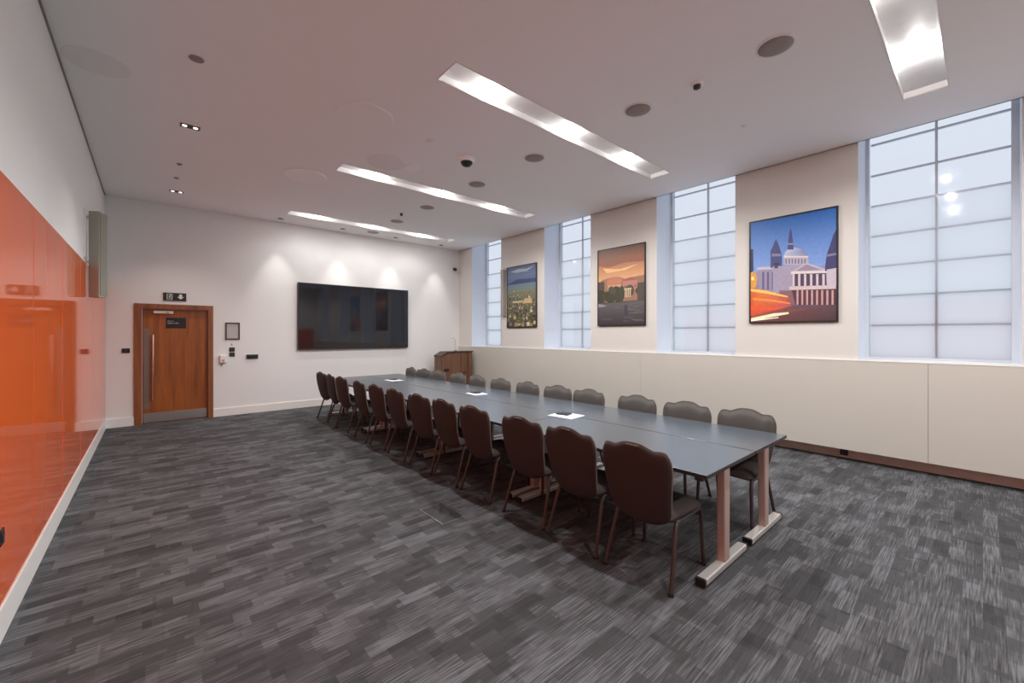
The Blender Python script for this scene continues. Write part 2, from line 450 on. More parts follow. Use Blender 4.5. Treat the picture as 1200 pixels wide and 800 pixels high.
q.prism([(0.236, 2.318), (0.252, 2.318), (0.256, 2.288), (0.240, 2.286)], 'Y', y, y + 0.002, 'swhite')
q.prism([(0.238, 2.316), (0.222, 2.302), (0.226, 2.298), (0.240, 2.308)], 'Y', y, y + 0.002, 'swhite')
q.prism([(0.252, 2.316), (0.270, 2.304), (0.267, 2.299), (0.252, 2.308)], 'Y', y, y + 0.002, 'swhite')
q.prism([(0.240, 2.290), (0.248, 2.288), (0.236, 2.268), (0.220, 2.262), (0.220, 2.268), (0.232, 2.273)], 'Y', y, y + 0.002, 'swhite')
q.prism([(0.248, 2.290), (0.256, 2.289), (0.264, 2.272), (0.258, 2.254), (0.252, 2.256), (0.256, 2.272)], 'Y', y, y + 0.002, 'swhite')
EP(q, 'running_figure')
q = MB().prism([(0.352, 2.300), (0.402, 2.252), (0.452, 2.300), (0.424, 2.300), (0.424, 2.345), (0.380, 2.345), (0.380, 2.300)], 'Y', y, y + 0.002, 'swhite')
EP(q, 'arrow')

# ------------------------------------------------------------------ orange glass wall
PT = 2.46
seams = [-4.0, -3.02, -1.82, -0.62, 0.58, 1.78, 2.98, 4.18, 5.38, 6.58, 7.78, 8.98, YB - 0.001]
names = ['tight against the back corner by the door', 'second out from the back corner', 'third out from the back corner', 'fourth out from the back corner',
         'fifth out from the back corner', 'sixth out from the back corner, carrying the small black socket', 'seventh out from the back corner']
struct(MB().box(XL, XL + 0.004, YR, YB - 0.001, 0.175, PT - 0.003, 'orange_edge').build('trim_3'))
k = 0
for i in range(len(seams) - 2, -1, -1):
    y0, y1 = seams[i] + 0.007, seams[i + 1] - 0.007
    o = MB().box(XL + 0.005, XL + 0.014, y0, y1, 0.176, PT, 'orange').build('glass_wall_panel', bevel=0.0015, seg=1)
    if i < 5: struct(o); o.name = 'wall_left_panel'
    else:
        tag(o, 'glossy orange glass wall panel, ' + names[k], 'wall panel', 'orange glass panels along the wall'); k += 1
o = MB().box(XL + 0.014, XL + 0.022, 3.34, 3.42, 0.50, 0.58, 'black').box(XL + 0.022, XL + 0.026, 3.36, 3.40, 0.52, 0.56, 'dark').build('wall_socket', bevel=0.002)
tag(o, 'small black square socket low on the orange glass wall', 'socket')

# column loudspeaker in the far left corner
sp = empty('column_speaker', (-0.505, 7.25, 2.06), 'tall olive grey column loudspeaker on brackets above the orange glass by the door corner', 'loudspeaker')
def SPp(m, name, bevel=0):
    return m.build(name, sp, bevel)
cab = SPp(MB().box(-0.055, 0.055, -0.07, 0.07, 0, 1.06, 'olive'), 'cabinet', 0.006)
cab.rotation_euler = (0, 0, math.radians(-28))
MB().box(0.055, 0.061, -0.058, 0.058, 0.02, 1.04, 'olive_d').build('grille', cab)
for z in (0.30, 0.85): SPp(MB().box(XL + 0.505, -0.03, -0.03, 0.03, z + 0.12, z + 0.15, 'steel'), 'bracket')
SPp(MB().box(XL + 0.505, XL + 0.52, -0.25, -0.17, 0.46, 1.05, 'ring'), 'wall_rail')

# slim speaker at the far edge of the pier beside the third picture
sp2 = MB().box(6.50, 6.60, 7.76, 7.86, 2.05, 3.20, 'dark').build('column_speaker', bevel=0.006)
sp2.data.materials[0] = M_['taupe']
tag(sp2, 'slim grey column loudspeaker on the pier beside the city view picture', 'loudspeaker')
MB().box(6.49, 6.60, 7.755, 7.865, 3.20, 3.24, 'white').build('top_cap', sp2)

# ------------------------------------------------------------------ fittings on the back wall
def wallbox(name, x0, x1, z0, z1, dp, m, label, cat, bevel=0.003):
    o = MB().box(x0, x1, YB - dp, YB, z0, z1, m).build(name, bevel=bevel)
    return tag(o, label, cat)
o = wallbox('wall_switch', -0.395, -0.29, 1.28, 1.36, 0.012, 'black', 'black switch plate between the orange wall and the door', 'switch')
MB().box(-0.365, -0.32, YB - 0.018, YB - 0.012, 1.30, 1.34, 'dark').build('rocker', o)
nf = empty('notice_frame', (1.21, YB, 1.5), 'dark thin framed grey notice hanging beside the door', 'picture frame')
q = MB()
for a in ((1.09, 1.33, 1.50, 1.525), (1.09, 1.33, 1.815, 1.84), (1.09, 1.112, 1.525, 1.815), (1.308, 1.33, 1.525, 1.815)):
    q.box(a[0] - 1.21, a[1] - 1.21, -0.02, 0, a[2] - 1.5, a[3] - 1.5, 'brown')
q.build('frame', nf, 0.002)
MB().box(-0.10, 0.10, -0.008, 0, 0.02, 0.32, 'greym').build('notice', nf)
o = tag(MB().lathe([(0.020, 0), (0.020, 0.004), (0.012, 0.012)], 0, 0, 'greym', 16).build('wall_sensor'), 'tiny round grey sensor just under the framed notice', 'sensor')
o.location = (1.195, YB - 0.0, 1.405); o.rotation_euler = (PI / 2, 0, 0)
o = wallbox('light_switch', 1.155, 1.245, 1.262, 1.345, 0.014, 'black', 'upper of the two small black switches under the framed notice', 'switch')
MB().box(1.175, 1.225, YB - 0.019, YB - 0.014, 1.288, 1.32, 'dark').build('rocker', o)
o = wallbox('light_switch', 1.155, 1.245, 1.165, 1.245, 0.014, 'black', 'lower of the two small black switches under the framed notice', 'switch')
MB().box(1.175, 1.225, YB - 0.019, YB - 0.014, 1.19, 1.222, 'dark').build('rocker', o)
o = wallbox('control_panel', 1.445, 1.645, 1.11, 1.195, 0.03, 'black', 'wide black control panel on the wall right of the two small switches', 'control panel')
MB().box(1.47, 1.62, YB - 0.033, YB - 0.03, 1.125, 1.18, 'screen').build('screen', o)
o = wallbox('wall_dispenser', 1.0, 1.11, 1.05, 1.20, 0.06, 'white', 'small white wall box with a dull pink knob beside the door frame', 'dispenser', 0.01)
MB().tube([(1.055, YB - 0.06, 1.10), (1.055, YB - 0.085, 1.10)], 0.016, 'pinkk', 14).build('knob', o)
MB().tube([(1.045, YB - 0.03, 1.05), (1.045, YB - 0.03, 1.015)], 0.02, 'pinkk', 14).build('nozzle', o)

# television
tv = empty('television', (3.68, YB, 1.27), 'very large black flat television hung on the white back wall', 'television')
q = MB().box(-1.30, 1.30, -0.075, -0.02, 0, 1.47, 'bezel').box(-0.6, 0.6, -0.02, 0.0, 0.4, 1.1, 'black')
q.build('casing', tv, 0.004)
MB().box(-1.285, 1.285, -0.0775, -0.0745, 0.022, 1.455, 'screen').build('screen', tv)
o = tag(MB().box(4.535, 4.553, YB - 0.012, YB, 0.60, 1.27, 'disc_d').build('cable_trunking'), 'thin pale cable cover running down the wall below the television', 'cable cover')
o = empty('wall_camera', (6.40, YB, 3.44), 'tiny dark camera high on the white back wall near the windows', 'camera')
MB().tube([(0, 0, 0), (0, -0.05, 0)], 0.02, 'ring', 12).build('mount', o)
MB().tube([(0, -0.05, 0), (0, -0.055, 0), (0, -0.12, -0.02)], 0.045, 'dark', 16).build('body', o)

# ------------------------------------------------------------------ lectern and its microphone
le = empty('lectern', (5.97, 9.16, 0), 'brown walnut lectern with sloping corner standing by the back corner near the windows', 'lectern')
LXa, LXb, LYa, LYb = -0.46, 0.50, -0.16, 0.20
prof = [(LXa, 0.04), (LXb, 0.04), (LXb, 1.14), (-0.26, 1.14), (LXa, 1.04)]
MB().prism(prof, 'Y', LYa + 0.02, LYb, 'lect').build('body', le, 0.003)
MB().prism([(LXa + 0.02, 0.06), (0.13, 0.06), (0.13, 1.10), (-0.25, 1.10), (LXa + 0.02, 1.015)], 'Y', LYa, LYa + 0.02, 'lect').build('front_panel', le, 0.002)
o = MB().box(0.145, 0.34, LYa + 0.004, LYa + 0.02, 0.06, 1.10, 'lect').build('door', le, 0.002)
MB().box(0.19, 0.30, LYa - 0.006, LYa + 0.004, 0.60, 0.625, 'lect_dark').build('handle', o)
MB().box(0.355, LXb - 0.015, LYa, LYa + 0.02, 0.06, 1.10, 'lect').build('side_panel', le, 0.002)
MB().prism([(-0.28, 1.165), (LXb + 0.012, 1.165), (LXb + 0.012, 1.14), (-0.265, 1.14), (LXa - 0.01, 1.04), (LXa - 0.012, 1.065)], 'Y', LYa - 0.01, LYb + 0.01, 'lect_dark').build('top', le, 0.002)
MB().box(LXa + 0.06, LXa + 0.22, LYa - 0.004, LYa + 0.002, 0.66, 0.73, 'black').build('cable_slot', le)
MB().box(LXa + 0.03, LXb - 0.03, LYa + 0.04, LYb - 0.02, 0, 0.05, 'lect_dark').build('plinth', le)
mi = empty('microphone', (6.06, 9.2, 1.165), 'thin gooseneck microphone rising from the top of the walnut lectern', 'microphone')
pts = [(0, 0, 0), (0, 0, 0.14), (-0.01, -0.01, 0.24), (-0.05, -0.02, 0.32), (-0.12, -0.04, 0.36)]
MB().tube(pts, 0.007, 'steel', 8).build('gooseneck', mi)
MB().tube([(-0.12, -0.04, 0.36), (-0.15, -0.05, 0.365), (-0.20, -0.07, 0.365)], 0.02, 'disc_d', 12, [0.012, 0.024, 0.020]).build('head', mi)
MB().lathe([(0.05, 0), (0.05, 0.012), (0.02, 0.02)], 0, 0, 'black', 20).build('base', mi)

# ------------------------------------------------------------------ tables
TZ = 0.735; TY0, TL = 1.11, 1.86
ROW = [(2.56, 3.370), (3.380, 4.12)]
def make_table(wd):
    r = empty('conference_table', (0, 0, 0), 'x', 'table')
    hw, hl = wd / 2, TL / 2 - 0.003
    MB().box(-hw, hw, -hl, hl, TZ - 0.026, TZ, 'tedge', top='ttop').build('tabletop', r, 0.003)
    MB().box(-0.03, 0.03, -hl + 0.08, hl - 0.08, TZ - 0.085, TZ - 0.03, 'dark').build('beam', r)
    for s_ in (-1, 1):
        y = s_ * (hl - 0.065)
        lg = MB().frustum((-0.040, 0.040, y - 0.028, y + 0.028, 0.05), (-0.046, 0.046, y - 0.028, y + 0.028, TZ - 0.05), 'tleg').build('leg', r, 0.008)
        MB().box(-hw + 0.03, hw - 0.03, y - 0.025, y + 0.025, TZ - 0.055, TZ - 0.026, 'dark').build('bracket', lg)
        MB().box(-0.345, 0.345, y - 0.032, y + 0.032, 0.012, 0.055, 'tfoot').build('foot', lg, 0.008)
        for e in (-1, 1):
            MB().box(e * 0.345 - 0.012, e * 0.345 + 0.012, y - 0.033, y + 0.033, 0.010, 0.057, 'black').build('end_cap', lg, 0.004)
            MB().lathe([(0.016, 0), (0.016, 0.014)], e * 0.30, y, 'black', 12).build('glide', lg)
    return r
where = ['at the near open end', 'second from the near end', 'third from the near end', 'at the far end below the television']
for ri, (a, b) in enumerate(ROW):
    proto = make_table(b - a)
    for k in range(4):
        o = proto if k == 0 else copy_tree(proto)
        o.location = ((a + b) / 2, TY0 + TL * (k + 0.5), 0)
        tag(o, 'dark grey folding table of the %s row, %s' % ('door side' if ri == 0 else 'window side', where[k]), 'table', 'grey tables joined into one long conference table')

# papers with a small dark pad
pp = [(3.33, 2.93, 0.26, 0.30, 'nearest the open end of the table'), (3.58, 4.88, 0.22, 0.28, 'midway along the table'), (3.45, 7.35, 0.24, 0.32, 'at the far end near the television')]
for i, (x, y, wx, wy, s_) in enumerate(pp):
    a = [0.12, -0.1, 0.05][i]
    o = MB().box(-wx / 2, wx / 2, -wy / 2, wy / 2, 0, 0.004, 'paper').build('paper_sheet')
    o.location = (x, y, TZ + 0.0005); o.rotation_euler = (0, 0, a)
    tag(o, 'white paper sheets lying on the grey table, ' + s_, 'paper', 'white papers on the table')
    o = MB().box(-0.05, 0.05, -0.07, 0.07, 0, 0.016, 'dark').box(-0.04, 0.04, -0.06, 0.03, 0.016, 0.019, 'black').build('dark_pad', bevel=0.003)
    o.location = (x + 0.02, y + 0.05, TZ + 0.005); o.rotation_euler = (0, 0, a + 0.1)
    tag(o, 'small dark pad resting on the white papers ' + s_, 'pad', 'dark pads on the papers')

# ------------------------------------------------------------------ chairs
def make_chair():
    r = empty('banquet_chair', (0, 0, 0), 'x', 'chair')
    # seat pad: rounded slab with domed top; chair faces +x
    nx, ny = 12, 12; vs = []; fs = []
    def seat_pt(u, v, top):
        w_ = 0.215 + 0.018 * u
        ex = 0.24; x = 0.015 + ex * (abs(u) ** 1.0) * (1 if u > 0 else -1)
        k = 1 - 0.10 * (abs(u) ** 6)
        yy = w_ * v * k; x -= 0.02 * (abs(v) ** 4) * (1 if u > 0.5 else 0)
        d = max(abs(u), abs(v))
        z = 0.470 - 0.035 * (d ** 7) - 0.01 * (u * u) if top else 0.405 + 0.012 * d ** 7
        return (x, yy, z)
    for tp in (1, 0):
        for i in range(nx + 1):
            for j in range(ny + 1): vs.append(seat_pt(-1 + 2 * i / nx, -1 + 2 * j / ny, tp))
    n1 = (nx + 1) * (ny + 1)
    I = lambda i, j, t: t * n1 + i * (ny + 1) + j
    for i in range(nx):
        for j in range(ny):
            fs.append((I(i, j, 0), I(i + 1, j, 0), I(i + 1, j + 1, 0), I(i, j + 1, 0)))
            fs.append((I(i, j, 1), I(i, j + 1, 1), I(i + 1, j + 1, 1), I(i + 1, j, 1)))
    for i in range(nx):
        fs.append((I(i, 0, 0), I(i, 0, 1), I(i + 1, 0, 1), I(i + 1, 0, 0))); fs.append((I(i, ny, 0), I(i + 1, ny, 0), I(i + 1, ny, 1), I(i, ny, 1)))
    for j in range(ny):
        fs.append((I(0, j, 0), I(0, j + 1, 0), I(0, j + 1, 1), I(0, j, 1))); fs.append((I(nx, j, 0), I(nx, j, 1), I(nx, j + 1, 1), I(nx, j + 1, 0)))
    MB().add(vs, fs, 'seat_cloth', True).build('seat', r)
    # backrest
    nu, nv_ = 28, 16
    def halfw(v):
        return 0.204 + 0.046 * min(1, v / 0.75) ** 0.8 - (0.014 * max(0, (v - 0.86) / 0.14) ** 2) - 0.02 * max(0, (0.12 - v) / 0.12) ** 2
    def ztop(u):
        a = abs(u)
        z = 0.872 + 0.026 * math.exp(-(a / 0.42) ** 4) + 0.006 * (1 - a) - 0.006 * math.exp(-((a - 0.60) / 0.10) ** 2)
        if a > 0.84: z -= 0.034 * ((a - 0.84) / 0.16) ** 2.6
        return z
    def zbot(u): return 0.368 + 0.04 * abs(u) ** 3
    def bp(u, v, side):
        z = zbot(u) + v * (ztop(u) - zbot(u)); yy = u * halfw(v)
        vv = (z - 0.40) / 0.47
        x = -0.225 - 0.085 * vv - 0.018 * math.sin(PI * min(1, max(0, vv))) + 0.022 * u * u
        e = max(abs(u), abs(2 * v - 1))
        th = 0.013 if side == 'shell' else 0.0
        if side == 'back': return (x - 0.013 * (1 - e ** 10), yy, z)
        if side == 'mid': return (x + 0.008, yy, z)
        if side == 'front': return (x + 0.010 + 0.040 * (1 - e ** 8) , yy * 0.985, z - 0.004 * v)
    def shell(s1, s2, m, ulim=1.0):
        vs = []; fs = []
        for sd in (s1, s2):
            for i in range(nu + 1):
                for j in range(nv_ + 1): vs.append(bp((-1 + 2 * i / nu) * ulim, j / nv_, sd))
        n1 = (nu + 1) * (nv_ + 1); J = lambda i, j, t: t * n1 + i * (nv_ + 1) + j
        for i in range(nu):
            for j in range(nv_):
                fs.append((J(i, j, 0), J(i, j + 1, 0), J(i + 1, j + 1, 0), J(i + 1, j, 0))); fs.append((J(i, j, 1), J(i + 1, j, 1), J(i + 1, j + 1, 1), J(i, j + 1, 1)))
        for i in range(nu):
            fs.append((J(i, 0, 0), J(i + 1, 0, 0), J(i + 1, 0, 1), J(i, 0, 1))); fs.append((J(i, nv_, 0), J(i, nv_, 1), J(i + 1, nv_, 1), J(i + 1, nv_, 0)))
        for j in range(nv_):
            fs.append((J(0, j, 0), J(0, j, 1), J(0, j + 1, 1), J(0, j + 1, 0))); fs.append((J(nu, j, 0), J(nu, j + 1, 0), J(nu, j + 1, 1), J(nu, j, 1)))
        return MB().add(vs, fs, m, True)
    b = shell('back', 'mid', 'shell').build('backrest', r)
    b['label'] = 'dark brown outer shell of the backrest'
    f = shell('mid', 'front', 'cushion').build('back_cushion', b)
    f['label'] = 'grey upholstered front of the backrest'
    # piping along the rim
    rim = []
    for j in range(2, nv_ + 1): rim.append(Vector(bp(-1, j / nv_, 'mid')))
    for i in range(1, nu + 1): rim.append(Vector(bp(-1 + 2 * i / nu, 1, 'mid')))
    for j in range(nv_ - 1, 1, -1): rim.append(Vector(bp(1, j / nv_, 'mid')))
    MB().tube(rim, 0.0055, 'piping', 6).build('piping', b)
    # grip slot at the top centre of the back
    c0 = bp(0, 0.955, 'back')
    g = MB().box(c0[0] - 0.004, c0[0] + 0.004, -0.045, 0.045, c0[2] + 0.004, c0[2] + 0.013, 'piping'); g.build('hand_grip', b, 0.003)
    # frame and legs
    for s_ in (-1, 1):
        MB().tube([(0.20, s_ * 0.212, 0.403), (0.10, s_ * 0.212, 0.398), (-0.08, s_ * 0.208, 0.398), (-0.14, s_ * 0.205, 0.403)], 0.012, 'cleg', 8).build('side_rail', r)
        fr = [(0.19, s_ * 0.212, 0.400), (0.212, s_ * 0.213, 0.385), (0.220, s_ * 0.214, 0.34), (0.226, s_ * 0.220, 0.17), (0.232, s_ * 0.226, 0.012)]
        MB().tube(fr, 0.0135, 'cleg', 10).lathe([(0.017, 0), (0.017, 0.014), (0.013, 0.022)], 0.232, s_ * 0.226, 'black', 10).build('leg', r)
        rr = [(-0.10, s_ * 0.206, 0.402), (-0.135, s_ * 0.208, 0.392), (-0.155, s_ * 0.212, 0.36), (-0.205, s_ * 0.226, 0.20), (-0.265, s_ * 0.240, 0.012)]
        MB().tube(rr, 0.0135, 'cleg', 10).lathe([(0.017, 0), (0.017, 0.014), (0.013, 0.022)], -0.265, s_ * 0.240, 'black', 10).build('leg', r)
        MB().tube([(-0.12, s_ * 0.19, 0.402), (-0.19, s_ * 0.178, 0.42), (-0.232, s_ * 0.172, 0.47), (-0.255, s_ * 0.175, 0.55)], 0.011, 'cleg', 8).build('back_upright', r)
    MB().tube([(-0.10, -0.206, 0.400), (-0.10, 0.206, 0.400)], 0.010, 'cleg', 8).tube([(0.18, -0.21, 0.400), (0.18, 0.21, 0.400)], 0.010, 'cleg', 8).build('cross_bar', r)
    return r

nth = ['nearest the open end', 'second from the open end', 'third from the open end', 'fourth from the open end', 'fifth from the open end', 'sixth from the open end',
       'sixth from the far end', 'fifth from the far end', 'fourth from the far end', 'third from the far end', 'second from the far end', 'at the far end']
proto = make_chair(); used = False
left_y = [1.50, 2.06, 2.62, 3.31, 3.86, 4.41, 5.05, 5.66, 6.24, 7.08, 7.60, 8.20]
left_a = [0.02, -0.02, 0.03, 0.0, -0.03, 0.04, 0.0, 0.02, -0.03, 0.04, -0.05, 0.06]
right_y = [1.46, 2.02, 2.62, 3.31, 3.83, 4.44, 5.05, 5.72, 6.26, 6.95, 7.52, 8.08]
right_a = [0.0, 0.02, -0.02, 0.0, 0.03, -0.02, 0.0, -0.05, 0.0, 0.18, 0.08, -0.06]
for i in range(12):
    o = proto if i == 0 else copy_tree(proto)
    o.location = (2.665 + random.uniform(-0.015, 0.015), left_y[i], 0); o.rotation_euler = (0, 0, left_a[i])
    tag(o, 'brown-backed banquet chair on the door side of the table, ' + nth[i], 'chair', 'banquet chairs along the door side of the table')
for i in range(12):
    o = copy_tree(proto)
    o.location = (3.91 + random.uniform(-0.015, 0.015), right_y[i], 0); o.rotation_euler = (0, 0, PI + right_a[i])
    tag(o, 'grey-fronted banquet chair on the window side of the table, ' + nth[i], 'chair', 'banquet chairs along the window side of the table')

# ------------------------------------------------------------------ floor box
fb = empty('floor_box', (1.95, 3.185, 0), 'square carpeted floor box with a pale metal rim set in the carpet beside the chairs', 'floor box')
q = MB()
for a in ((-0.115, 0.115, -0.20, -0.188), (-0.115, 0.115, 0.188, 0.20), (-0.115, -0.103, -0.188, 0.188), (0.103, 0.115, -0.188, 0.188)):
    q.box(a[0], a[1], a[2], a[3], 0, 0.006, 'steel')
q.build('rim', fb)
MB().box(-0.103, 0.103, -0.188, 0.188, 0, 0.004, 'dark').build('lid', fb)

# ------------------------------------------------------------------ ceiling fittings
lx = [2.56, 3.76, 4.98]
lab = ['over the near end of the table', 'between the other two above the middle of the table', 'closest to the television wall']
for n, y0 in enumerate(STRIPS):
    nm = {1: 'nearest the camera, cut by the top edge of the picture', 2: lab[0], 3: lab[1], 4: lab[2]}.get(n)
    r = empty('strip_light', ((SX0 + SX1) / 2, y0 + SW / 2, H), 'long recessed strip light, ' + (nm or 'unseen, added behind the camera for its light'), 'ceiling light', 'recessed strip lights')
    cx, cy = (SX0 + SX1) / 2, y0 + SW / 2
    hx, hy = (SX1 - SX0) / 2, SW / 2
    q = MB()
    z0, z1 = 0.0, SD
    q.add([(-hx, -hy, z0), (hx, -hy, z0), (hx, hy, z0), (-hx, hy, z0), (-hx, -hy, z1), (hx, -hy, z1), (hx, hy, z1), (-hx, hy, z1)],
          [(0, 1, 5, 4), (1, 2, 6, 5), (2, 3, 7, 6), (3, 0, 4, 7), (4, 5, 6, 7)], 'reflector')
    q.build('trough', r, fix=False)
    MB().box(-hx - 0.01, hx + 0.01, -hy - 0.01, -hy, -0.004, 0.004, 'white').box(-hx - 0.01, hx + 0.01, hy, hy + 0.01, -0.004, 0.004, 'white').box(-hx - 0.01, -hx, -hy, hy, -0.004, 0.004, 'white').box(hx, hx + 0.01, -hy, hy, -0.004, 0.004, 'white').build('rim', r)
    for x in lx:
        MB().lathe([(0.045, SD - 0.012), (0.05, SD - 0.001)], x - cx, 0, 'lamp', 20).build('lamp', r)
        light('strip_lamp_beam', 'SPOT', (x - cx, 0, 0.008), STRIP_W * (0.28 if n == 4 else 1.1), (1.0, 0.985, 0.97), r, shadow_soft_size=0.04, spot_size=math.radians(160), spot_blend=0.5)
        light('strip_lamp_glow', 'POINT', (x - cx, 0, 0.018), GLOW_W, (1.0, 0.97, 0.94), r, shadow_soft_size=0.03)

for i, x in enumerate((1.99, 3.24, 4.51, 5.80)):
    s_ = ['beside the door', 'over the television', 'near the right end of the television', 'nearest the windows'][i]
    r = empty('downlight', (x, 9.5, H), 'small dark recessed downlight washing the back wall, ' + s_, 'ceiling light', 'downlights along the back wall')
    MB().lathe([(0.062, -0.004), (0.062, 0.0), (0.055, 0.0), (0.055, -0.004)], 0, 0, 'ring', 24).build('rim', r)
    MB().lathe([(0.055, -0.005), (0.055, -0.001)], 0, 0, 'dark', 24).build('baffle', r)
    MB().lathe([(0.016, -0.008), (0.016, -0.004)], 0, 0.012, 'black', 16).build('bulb', r)
    l = light('downlight_lamp', 'SPOT', (0, 0, -0.03), WASH_W, (1.0, 0.96, 0.92), r, shadow_soft_size=0.02, spot_size=math.radians(54), spot_blend=0.8)
    l.rotation_euler = (math.radians(2), 0, 0)

for i, (x, y) in enumerate(((0.30, 5.98), (0.28, 8.84))):
    r = empty('twin_spotlight', (x, y, H), 'recessed pair of small bright spots in the ceiling, ' + ('closer to the camera' if i == 0 else 'above the door'), 'ceiling light', 'twin spots over the door side')
    q = MB().box(-0.07, 0.13, -0.065, 0.065, -0.004, 0.0, 'ring').box(-0.06, 0.12, -0.055, 0.055, -0.006, -0.004, 'dark')
    q.build('housing', r)
    for dx in (-0.02, 0.08):
        MB().lathe([(0.022, -0.010), (0.022, -0.006)], dx, 0, 'lampw', 16).build('bulb', r)
    light('twin_spot_light', 'SPOT', (0.03, 0, -0.03), TWIN_W * 2.5, (1.0, 0.93, 0.86), r, shadow_soft_size=0.04, spot_size=math.radians(95), spot_blend=0.7)

spk = [1.13, 2.41, 3.98, 5.28, 6.85, 8.11, 9.35]
ords = ['largest and nearest the camera', 'second from the camera', 'third from the camera', 'fourth from the camera', 'fifth from the camera', 'sixth from the camera', 'last before the back wall']
for y, s_ in zip(spk, ords):
    r = empty('ceiling_speaker', (3.88, y, H), 'round taupe ceiling loudspeaker in a white ring, ' + s_, 'loudspeaker', 'round ceiling loudspeakers in a line')
    MB().lathe([(0.145, 0.0), (0.145, -0.006), (0.128, -0.008), (0.128, -0.004)], 0, 0, 'ring', 32, False).build('rim', r)
    MB().lathe([(0.128, -0.002), (0.127, -0.007), (0.06, -0.010), (0.0005, -0.011)], 0, 0, 'taupe', 32).build('grille', r)

def ceil_disc(name, x, y, rad, th, m, label, cat, grp=None):
    o = MB().lathe([(rad, 0.0), (rad, -th * 0.6), (rad - 0.006, -th), (0.0005, -th)], 0, 0, m, 48, False).build(name)
    o.location = (x, y, H); return tag(o, label, cat, grp)
ceil_disc('ceiling_disc', 1.76, 4.46, 0.30, 0.012, 'ceil', 'large flush round ceiling cover painted like the ceiling, outlined by a thin shadow', 'ceiling cover')
ceil_disc('ceiling_disc', 1.74, 6.70, 0.29, 0.014, 'disc', 'large round ceiling cover standing out paler than the ceiling around it', 'ceiling cover')
ceil_disc('ceiling_disc', 2.45, 5.45, 0.25, 0.006, 'disc_d', 'faint grey round ceiling cover just before the middle strip light', 'ceiling cover')
ceil_disc('ceiling_disc', -0.36, 5.12, 0.22, 0.003, 'disc_d', 'faint grey round ceiling cover close to the wall above the orange glass', 'ceiling cover')
ceil_disc('ceiling_disc', 2.80, 5.38, 0.11, 0.012, 'disc', 'smaller pale round ceiling cover beside the faint grey one', 'ceiling cover')
r = empty('dome_camera', (3.22, 4.62, H), 'white and black dome camera hanging from the ceiling over the table', 'camera')
MB().lathe([(0.11, 0.0), (0.11, -0.02), (0.085, -0.045)], 0, 0, 'disc', 32).build('base', r)
MB().lathe([(0.083, -0.040), (0.078, -0.065), (0.055, -0.092), (0.025, -0.104), (0.0005, -0.107)], 0, 0, 'black', 32).build('dome', r)
r = empty('smoke_detector', (3.90, 1.79, H), 'small white smoke detector between the two nearest round ceiling loudspeakers', 'smoke detector')
MB().lathe([(0.055, 0.0), (0.055, -0.012), (0.040, -0.02)], 0, 0, 'disc', 28).build('base', r)
MB().lathe([(0.034, -0.016), (0.032, -0.045), (0.018, -0.055), (0.0005, -0.056)], 0, 0, 'dark', 24).build('chamber', r)
def ceil_bit(name, x, y, rad, dp, m, label, cat):
    o = MB().lathe([(rad, 0.0), (rad, -dp * 0.4), (rad * 0.55, -dp), (0.0005, -dp)], 0, 0, m, 20).build(name); o.location = (x, y, H)
    return tag(o, label, cat)
ceil_bit('sprinkler', 5.10, 1.80, 0.03, 0.012, 'ring', 'tiny flush ceiling sprinkler cap above the window side near the camera', 'sprinkler')
ceil_bit('sprinkler', 2.58, 4.48, 0.045, 0.010, 'disc_d', 'tiny flush ceiling sprinkler cap before the dome camera', 'sprinkler')
ceil_bit('ceiling_sensor', 3.70, 7.54, 0.028, 0.05, 'dark', 'tiny dark ceiling sensor between the two far strip lights', 'sensor')
ceil_bit('ceiling_sensor', 0.29, 4.48, 0.055, 0.012, 'taupe', 'small dull grey ceiling disc above the door side, nearest the camera', 'sensor')
ceil_bit('ceiling_sensor', 0.29, 7.39, 0.03, 0.02, 'taupe', 'tiny grey ceiling stud between the twin spots, closer to the camera', 'sensor')
ceil_bit('ceiling_sensor', 0.28, 8.07, 0.03, 0.02, 'taupe', 'tiny grey ceiling stud between the twin spots, closer to the door', 'sensor')

# ------------------------------------------------------------------ pictures on the piers
class Canvas:
    """flat printed picture: coloured polygons, u runs from the far edge to the near edge, v up; thin layers"""
    def __init__(s): s.v = []; s.f = []; s.c = []; s.l = 0
    def poly(s, pts, cols, layer=None):
        s.l = s.l + 1 if layer is None else layer
        o = len(s.v)
        if not isinstance(cols[0], (tuple, list)): cols = [cols] * len(pts)
        for p in pts:
            u, v = min(1, max(0, p[0])), min(1, max(0, p[1])); s.v.append((u, v, s.l))
        s.f.append(list(range(o, o + len(pts)))); s.c.append([srgb(*c) for c in cols])
    def rect(s, u0, v0, u1, v1, c, c2=None, layer=None):
        c2 = c2 or c
        s.poly([(u0, v0), (u1, v0), (u1, v1), (u0, v1)], [c, c, c2, c2], layer)
    def build(s, parent, W, Hh):
        me = bpy.data.meshes.new('print')
        n = max(p[2] for p in s.v)
        me.from_pydata([(-0.0002 - 0.0035 * p[2] / n, (0.5 - p[0]) * W, p[1] * Hh) for p in s.v], [], s.f)
        me.materials.append(M_['paint'])
        a = me.color_attributes.new('Col', 'FLOAT_COLOR', 'CORNER'); k = 0
        for c in s.c:
            for q in c: a.data[k].color = q; k += 1
        me.update()
        o = bpy.data.objects.new('print', me); C.objects.link(o); o.parent = parent; o.location = (-0.026, 0, 0); return o

